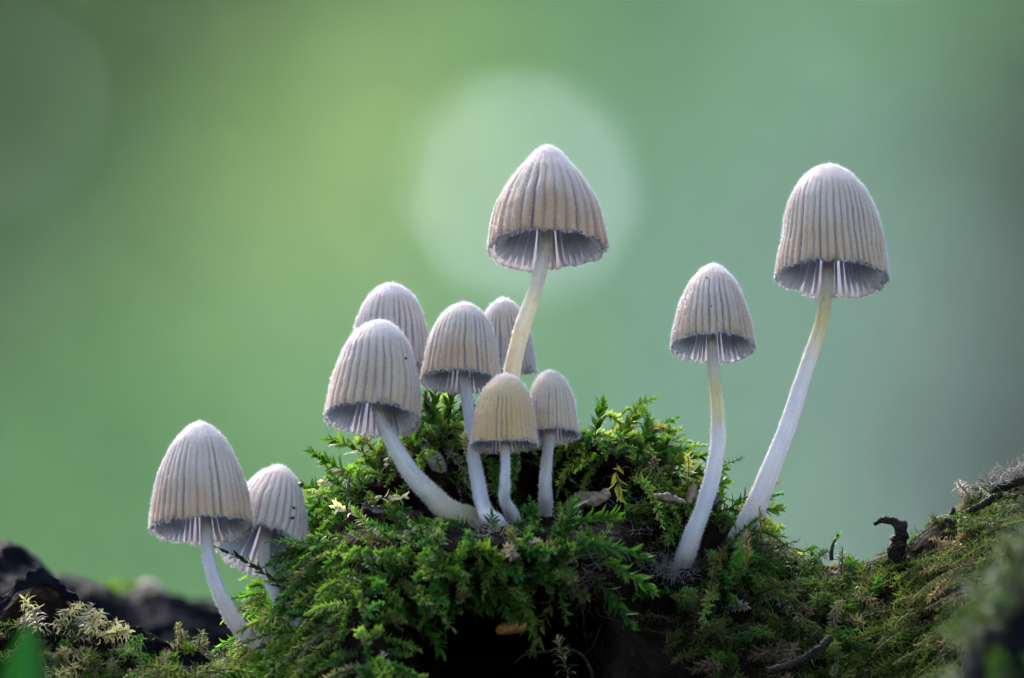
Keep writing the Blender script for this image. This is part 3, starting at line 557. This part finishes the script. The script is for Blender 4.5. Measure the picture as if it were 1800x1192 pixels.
for i, (px, py, dx, dy) in enumerate([(1090, 880, .4, .9), (1100, 930, .5, .8), (1150, 900, -.4, .9), (1060, 865, .5, .5), (1000, 862, .9, -.1), (1170, 870, .5, .8)]):
    single('moss_shoot', px, py, None, (dx, dy, -.4), .35, 'leafy', (.06, .075, .02), 'dull olive moss shoot hanging on the dark rotten wood', group='olive shoots on rotten wood', seed=85+i, leaf=(.13, .055, 16, .3))
SLOPE = 'long braided curl-leaved moss strand trailing down the slope'
for i, (px, py, dx, dy, L_) in enumerate([(1640, 935, -1, .75, 1.2), (1690, 965, -1, .8, 1.3), (1600, 990, -1, .9, 1.1), (1660, 1020, -1, .7, 1.2), (1620, 1060, -.9, .7, 1.1), (1560, 1075, -1, .5, 1.0), (1640, 1110, -1, .7, 1.0), (1500, 1130, -1, .3, .9), (1570, 1000, -.9, .6, .9), (1720, 930, -1, .7, 1.2)]):
    single('moss_strand', px, py, None, (dx, dy, -.5), L_*.6, 'curl', (.15, .16, .06) if i % 2 else (.10, .13, .035), lab('braided moss strand', px, dx, dy, ((.15, .16, .06), (.10, .13, .035))[(i+1) % 2]), group='moss strands on the slope', seed=120+i, leaf=(.13, .026, 80, 1.6), splay=.6)
LEFTS = 'pale braided curl-leaved moss strand on the bark crust'
for i, (px, py, dx, dy, L_, c) in enumerate([(70, 1090, -.2, -.9, .35, STRAW), (95, 1085, .5, -.7, .35, STRAW), (150, 1095, .4, -.7, .3, STRAW), (170, 1100, .8, -.3, .35, STRAW), (160, 1130, -.8, .5, .5, (.2, .18, .1)), (110, 1150, .4, .8, .5, (.22, .2, .11)), (210, 1135, .6, -.6, .3, (.10, .2, .04)), (240, 1150, .9, -.1, .5, (.12, .13, .04)), (350, 1160, .9, -.2, .5, (.11, .15, .04)), (300, 1175, -.8, -.2, .4, (.12, .17, .05)), (400, 1165, -.7, -.3, .4, (.13, .17, .06))]):
    single('moss_strand', px, py+22, -.95, (dx, dy, -.3), L_, 'curl', c, lab('curled moss strand' if c != STRAW else 'straw-tipped moss strand', px, dx, dy, c), group='pale moss strands on the bark crust', seed=150+i, leaf=(.13, .026, 56, 1.9), splay=.75)
# ------------------------------------------------------------------ small things
def simple_tube(name, pts, widths, mat, label, category, lump=.25, n=28, seed=0):
    C = catmull(np.array([P(*p) for p in pts]), n); R_ = np.interp(np.linspace(0, 1, n), np.linspace(0, 1, len(widths)), widths)/PXCM/2
    V, _ = tube(C, R_, 12, True, lump, seed); b = C[-1]
    o = obj(name, mesh(name, V-b, grid_faces(V.shape[0], V.shape[1], True), mat), label=label, category=category); o.location = b; return o
simple_tube('hooked_twig', [(1537, 922, .2), (1552, 914, .18), (1572, 916, .15), (1583, 932, .12), (1582, 952, .2), (1572, 985, .35), (1562, 1020, .6)], [7, 11, 16, 24, 28, 32, 30], M_TWIG, 'dark hook-shaped bark twig poking up where the slope begins', 'twig', .55, seed=3)
simple_tube('twig_stub', [(1460, 1122, -1.7), (1440, 1142, -1.75), (1400, 1165, -1.7), (1350, 1180, -1.6)], [12, 15, 14, 16], M_TWIG, 'short rough brown twig lying on the lower moss', 'twig', .35, seed=4)
simple_tube('twig_stub', [(1676, 893, .1), (1674, 905, .1), (1671, 930, .1)], [7, 11, 14], M_TWIG, 'tiny upright dark twig stub on the sloping moss', 'twig', .35, seed=5)
simple_tube('twig', [(1760, 868, .0), (1725, 888, .0), (1690, 905, .05), (1660, 915, .1)], [14, 12, 10, 8], M_TWIG, 'ribbed brown twig lying along the top of the slope', 'twig', .3, seed=6)
simple_tube('splinter', [(614, 838, -.3), (612, 855, -.3), (612, 873, -.3)], [3, 6, 3], M_BLACK, 'tiny black upright splinter in the bright moss', 'splinter', .3, seed=7)
simple_tube('root_strand', [(905, 1165, -1.5), (925, 1150, -1.5), (960, 1145, -1.5), (1000, 1140, -1.5), (1030, 1160, -1.5), (1045, 1200, -1.5)], [3, 4, 5, 5, 5, 6], M_TWIG, 'wiry grey rootlet arching at the edge of the black hollow', 'root', .4, seed=8)
simple_tube('red_twig', [(1735, 876, .1), (1748, 862, .05), (1775, 852, 0), (1830, 838, 0)], [9, 15, 14, 18], M_TWIG, 'crumbling reddish-brown twig near the pale dry tuft', 'twig', .5, seed=9)
simple_tube('amber_husk', [(872, 1110, -.9), (885, 1106, -.9), (905, 1103, -.85), (925, 1098, -.8), (940, 1095, -.7)], [14, 22, 23, 20, 14], M_AMBER, 'amber oblong husk lodged in the black hollow', 'husk', .15, seed=10)
simple_tube('wood_chip', [(1000, 884, .45), (1025, 880, .35), (1050, 876, .3), (1072, 866, .3)], [18, 30, 28, 16], M_TAN, 'pale tan chip of rotten wood in the dark recess', 'wood chip', .35, seed=11)
simple_tube('tan_bud', [(1222, 852, .3), (1216, 866, .3), (1210, 884, .3)], [10, 18, 16], M_TAN, 'small tan bud peeping from behind the curved stem', 'bud', .15, seed=12)
simple_tube('white_bud', [(1690, 915, .1), (1700, 918, .1), (1712, 917, .1)], [12, 18, 12], M_TAN, 'tiny pale bud nested on the sloping moss', 'bud', .2, seed=13)
simple_tube('wood_chip', [(1268, 878, .3), (1256, 882, .3), (1246, 892, .3)], [14, 22, 18], M_BLACK, 'black crumb of wood between the two white stems', 'wood chip', .3, seed=14)
simple_tube('fallen_leaf_scrap', [(1150, 872, -.05), (1175, 874, -.1), (1205, 884, -.15)], [8, 16, 6], M_TAN, 'pale curled leaf scrap below the hump top', 'leaf', .4, seed=15)
# dark bug half hidden in the moss
bug = empty('beetle', P(690, 905, -.15), 'small dark brown bug with feelers half hidden in the bright moss', 'insect'); bb = P(690, 905, -.15)
def bugpart(name, pts, widths, n=20, parent=bug, lump=.05):
    C = catmull(np.array([P(*p) for p in pts]), n); R_ = np.interp(np.linspace(0, 1, n), np.linspace(0, 1, len(widths)), widths)/PXCM/2
    V, _ = tube(C, R_, 12, True, lump, 5); return obj(name, mesh(name, V-bb, grid_faces(V.shape[0], V.shape[1], True), M_BUG), parent)
bugpart('abdomen', [(650, 897, -.25), (675, 902, -.2), (705, 908, -.1), (735, 912, .05), (760, 914, .15)], [16, 28, 34, 32, 20])
hd = bugpart('head', [(636, 889, -.27), (643, 893, -.27), (652, 897, -.26)], [9, 16, 15])
for a in [[(640, 889, -.3), (629, 882, -.32), (616, 876, -.35)], [(643, 888, -.25), (641, 880, -.25), (645, 874, -.27)], [(648, 889, -.22), (651, 882, -.22), (654, 880, -.24)]]:
    bugpart('feeler', a, [3.2, 2.4, 1.6], 10, hd, 0)
for a in [[(650, 902, -.3), (640, 906, -.4), (628, 906, -.45)], [(665, 908, -.28), (662, 918, -.4), (652, 925, -.45)]]:
    bugpart('leg', a, [3, 2.5, 2], 10)
# sprout near the dip
single('sprout', 1462, 985, -.2, (-.15, -1, 0), .26, 'leafy', (.05, .16, .02), 'tiny lone green sprout with a dark crook standing in the dip', 'sprout', seed=90, leaf=(.08, .035, 8, .4), stemr=.02, wig=.5, stemcol=(.02, .018, .012), splay=.6)
# white threads around the foot of the curved stem, and dry tuft at the top of the slope
def threads(name, n, cfn, r0, col, label, category, seed, lenr=(.1, .3), parent=None):
    rg = np.random.default_rng(seed); Vs, Fs, off = [], [], 0
    for i in range(n):
        p, d = cfn(rg); L_ = rg.uniform(*lenr); c = [p]
        for s in range(5): d = unit(d+rg.normal(0, .35, 3)); c.append(c[-1]+d*L_/5)
        V, _ = tube(catmull(np.array(c), 9), r0*np.linspace(1, .4, 9)*rg.uniform(.6, 1.3), 4, False)
        F = grid_faces(9, 4, True)+off; off += 36; Vs.append(V.reshape(-1, 3)); Fs.append(F)
    V = np.concatenate(Vs); b = V.mean(0); b[2] = V[:, 2].min()
    cc = np.asarray(col)*rg.uniform(.7, 1.15, (len(V)//36, 1)); o = obj(name, mesh(name, V-b, np.concatenate(Fs), M_MYC, np.repeat(cc, 36, 0)), kind='stuff', label=label, category=category); o.location = b; return o
def myc(rg):
    px, py = rg.normal(1192, 26), rg.normal(995, 11); p, n = at_log(px, py); return p+n*.01, unit(n*.15+rg.normal(0, .8, 3)+np.array([0, 0, -.1]))
threads('mycelium', 520, myc, .0011, (.42, .38, .34), 'white cottony threads round the foot of the curved stem', 'mycelium', 5, (.06, .2))
def myc3(rg):
    px, py = rg.normal(868, 32), rg.normal(926, 9); p, n = at_log(px, py); return p+n*.01, unit(n*.1+rg.normal(0, .8, 3))
threads('mycelium', 260, myc3, .0024, (.42, .35, .25), 'buff threads matted round the joined feet of the central mushrooms', 'mycelium', 15, (.06, .18))
def myc4(rg):
    px, py = rg.normal(957, 12), rg.normal(906, 5); p, n = at_log(px, py); return p+n*.01, unit(n*.1+rg.normal(0, .8, 3)+np.array([0, -.3, 0]))
threads('mycelium', 90, myc4, .0022, (.36, .30, .20), 'buff threads at the foot of the small pinkish mushroom', 'mycelium', 16, (.05, .14))
def myc2(rg):
    px, py = rg.normal(1125, 30), rg.normal(900, 45); p, n = at_log(px, py); return p+n*.01, unit(n*.2+rg.normal(0, .8, 3))
threads('mycelium', 120, myc2, .0014, (.4, .38, .38), 'thin grey threads webbed over the dark rotten wood', 'mycelium', 6)
def tuft(rg):
    px = rg.uniform(1738, 1830); return P(px, np.interp(px, [1738, 1800, 1830], [856, 838, 825]), rg.uniform(-.1, .3)), unit(np.array([rg.normal(-.2, .6), rg.normal(0, .4), 1]))
threads('dry_tuft', 150, tuft, .009, (.36, .31, .25), 'pale bleached dry moss tuft on the highest end of the log', 'moss tuft', 7, (.06, .22))
def roots(rg):
    px, py = rg.normal(1030, 22), rg.normal(1050, 28); p, n = at_log(px, py); p = p+np.array([0, -.5, 0]); return p, unit(rg.normal(0, 1, 3)+np.array([0, -.3, -.6]))
threads('rootlets', 90, roots, .003, (.07, .045, .03), 'tangle of fine brown rootlets hanging under the ledge', 'root', 8, (.15, .4))
# soft-focus mossy knob close to the lens on the right, and a grass blade on the left
kc = P(1885, 1248, -16.0); a = np.linspace(0, np.pi*.98, 40); b = np.linspace(0, 2*np.pi, 60, endpoint=False)
K = np.stack([np.sin(a)[:, None]*np.cos(b)*.98, np.sin(a)[:, None]*np.sin(b)*1.1, np.cos(a)[:, None]*1.28+0*b], -1)
K[..., 2] = np.where(K[..., 2] < 0, K[..., 2]*26, K[..., 2]); K = K*(1+.12*fbm(K*1.6, 3, 61))[..., None]
knob = obj('mossy_knob', mesh('mossy_knob', K, grid_faces(40, 60, True), M_BARK), label='soft-focus dark mossy knob of wood beside the slope', category='stump'); knob.location = kc
rg_ = np.random.default_rng(77); lv_ = Leaves()
KN = unit(K)
for i in range(420):
    ia, ib = rg_.integers(1, 30), rg_.integers(0, 60); p = K[ia, ib]; nn = unit(p*[1, 1, .6])
    if p[1] > .5 or rg_.uniform() < .25: continue
    shoot(lv_, p, nn*.7+np.array([0, 0, .4])+rg_.normal(0, .5, 3), rg_.uniform(.2, .4), .13, .035, 26, np.array([.035, .065, .01])*rg_.uniform(.4, 1.6), rg_, curl=1.2)
V, F, C = lv_.build(); o = obj('knob_moss', mesh('knob_moss', V, F, M_CURL, C), kind='stuff', label='soft-focus green moss clothing the knob of wood', category='moss'); o.location = kc
def blade(name, pts, widths, y, col, label):
    C = catmull(np.array([P(a, b, y+dy) for a, b, dy in pts]), 64); Wd = np.interp(np.linspace(0, 1, 64), np.linspace(0, 1, len(widths)), widths)/PXCM/2
    off = np.stack([Wd, 0*Wd, 0*Wd], 1); fold = np.stack([0*Wd, Wd*.4, 0*Wd], 1); th_ = np.array([0, .012, 0])
    V = np.stack([C-off, C+fold, C+off, C+fold+th_*2], 1); b_ = C[-1]
    o = obj(name, mesh(name, V-b_, grid_faces(64, 4, True), M_GRASS, np.broadcast_to(np.array(col), (256, 3))), label=label, category='grass'); o.location = b_; return o
blade('grass_blade', [(52, 1098, 0), (48, 1130, -.1), (42, 1190, -.2), (34, 1300, -.3), (26, 1550, -.3), (20, 2200, -.3), (14, 3600, -.3), (10, 6600, -.3)], [4, 42, 80, 96, 100, 104, 106, 108], -22, (.04, .17, .006), 'vivid green soft-focus grass blade in front of the straw-tipped moss')
# distant small pinkish cap and moss tuft beyond the bark ridge
simple_tube('pebble', [(240, 1036, 20), (258, 1033, 20), (280, 1040, 20)], [16, 34, 30], M_TAN, 'blurred pinkish-tan lump on the far bark ridge', 'pebble', .2, seed=16)
rg_ = np.random.default_rng(78); lv_ = Leaves()
for i in range(16):
    p = P(rg_.uniform(200, 262), 1062, 20+rg_.uniform(-1, 1)); shoot(lv_, p, np.array([0, 0, 1])+rg_.normal(0, .4, 3), rg_.uniform(.1, .28), .14, .06, 16, np.array([.05, .09, .015]), rg_)
V, F, C = lv_.build(); b_ = V.mean(0); b_[2] = V[:, 2].min(); o = obj('moss_tuft', mesh('moss_tuft', V-b_, F, M_LEAFY, C), kind='stuff', label='blurred green moss tuft on the far bark ridge', category='moss'); o.location = b_
simple_tube('far_branch', [(60, 1085, 20), (200, 1072, 20), (330, 1080, 20), (520, 1095, 20)], [60, 60, 60, 60], M_BARK, 'blurred dark branch behind the black bark ridge', 'branch', .2, seed=17)
# ------------------------------------------------------------------ distant woodland, out of focus
WY = 15000.0; rgw = np.random.default_rng(5)
FAM = {  # leaf colour, patches (px, py, spread, weight)
 'yellow': ((.47, .56, .24), [(650, 190, 130, 5.0), (520, 400, 180, 1.3)]),  # yellow-green leaves, with a sunlit glow put into their pale colour
 'mid': ((.21, .36, .17), [(250, 500, 330, 1.0), (1050, 620, 260, 1.0), (1100, 120, 300, .8), (500, 900, 400, .8), (1450, 60, 250, .8)]),
 'olive': ((.075, .115, .045), [(20, -20, 300, 5.0), (0, 300, 180, .9), (900, -30, 200, .5), (60, 800, 220, .35), (1750, 80, 160, .4)]),  # dark olive leaves, massed in the corner as a painted vignette
 'teal': ((.31, .385, .36), [(1350, 380, 260, 1.3), (1450, 760, 330, 2.4), (900, 620, 150, .4), (700, 620, 200, .3)]),
 'brown': ((.075, .07, .06), [(1900, 300, 130, 3.5), (1900, 850, 190, 5), (1790, 700, 110, 1.2)]),  # brown leaves, massed along the edge as a painted vignette
}
names = list(FAM)
def fam_w(px, py):
    Wt = [np.full(px.shape, .02) for _ in names]
    for i, nme in enumerate(names):
        for a_, b_, s_, w_ in FAM[nme][1]: Wt[i] = Wt[i]+w_*np.exp(-((px-a_)**2+(py-b_)**2)/(2*s_*s_))
    Wt[1] = Wt[1]+.10
    Wt = np.array(Wt); return Wt/Wt.sum(0)
def in_gap(px, py):
    """Openings in the canopy through which the sky shows."""
    g = np.zeros(px.shape)
    for cx_, cy_, r_, keep in ((925, 340, 58, 1), (1730, -80, 28, 1)):
        dx, dy = px-cx_, py-cy_; an = np.arctan2(dy, dx); rr_ = r_*(1+.08*np.cos(3*an+.6))
        g = np.maximum(g, (np.hypot(dx, dy) < rr_)*keep)
    return g
SLOPE_W = math.tan(math.radians(26))
def wood_layer(step, la, lb, x0, x1, y0, y1, lift, leave_gap, skip=None):
    """Leaves of the wooded slope, strewn evenly over a canopy that rises away from the viewer."""
    gx_, gy_ = np.meshgrid(np.arange(x0, x1, step), np.arange(y0, y1, step), indexing='ij')
    px = (gx_+rgw.uniform(-.6, .6, gx_.shape)*step).ravel(); py = (gy_+rgw.uniform(-.6, .6, gx_.shape)*step).ravel()
    if skip is not None: k_ = (px < skip[0]) | (px > skip[1]) | (py < skip[2]); px, py = px[k_], py[k_]
    k_ = rgw.uniform(0, 1, len(px)) > in_gap(px, py)*leave_gap; px, py = px[k_], py[k_]
    cum = np.cumsum(fam_w(px, py), 0); f_ = (rgw.uniform(0, 1, len(px))[None] > cum).sum(0).clip(0, 4)
    el = PITCH+np.arctan((596-py)/PXCM/DIST); Y = WY*SLOPE_W/np.maximum(SLOPE_W-np.tan(el), .15)
    c = P(px, py, Y+lift+rgw.uniform(-120, 120, len(px)))
    nn = unit(np.array([0, -.62, .78])+rgw.normal(0, .33, (len(px), 3)))
    a_ = unit(np.cross(nn, rgw.normal(0, 1, (len(px), 3)))); b2 = np.cross(nn, a_); s_ = rgw.uniform(.75, 1.25, (len(px), 1))*(Y/WY)[:, None]
    return np.stack([c-a_*s_*la, c-b2*s_*lb, c+a_*s_*la, c+b2*s_*lb], 1), f_
NEAR = (-3000, 4800, -2500, 1500)
LAY = [wood_layer(24, 8.5, 5.5, *NEAR, 0, 1), wood_layer(36, 14, 11, *NEAR, 200, 1), wood_layer(36, 14, 11, *NEAR, 330, 1),
       wood_layer(130, 52, 40, -16000, 18000, -7000, 2500, 100, 1, (-2980, 4780, -2480)), wood_layer(130, 52, 40, -16000, 18000, -7000, 2500, 400, 1, (-2980, 4780, -2480))]
Vf = np.concatenate([a for a, b in LAY]); ff = np.concatenate([b for a, b in LAY]); Vc = Vf[:0]; fc = ff[:0]
TXT = {'yellow': 'blurred yellow-green foliage of the far woodland, painted sunlit', 'mid': 'blurred mid-green foliage of the far woodland', 'olive': 'blurred dark olive foliage of the far woodland', 'teal': 'blurred grey-green foliage of the far woodland', 'brown': 'blurred brown foliage of the far woodland'}
for i, nme in enumerate(names):
    V = np.concatenate([Vf[ff == i], Vc[fc == i]]); n_ = len(V); b_ = np.array([0, WY, 0.])
    col = np.repeat(np.array(FAM[nme][0])*rgw.uniform(.75, 1.25, (n_, 1)), 4, 0)
    o = obj('woodland', mesh('woodland_'+nme, V.reshape(-1, 3)-b_, np.arange(n_*4).reshape(-1, 4), M_WOODS, col, False), kind='stuff', label=TXT[nme], category='woodland'); o.location = b_
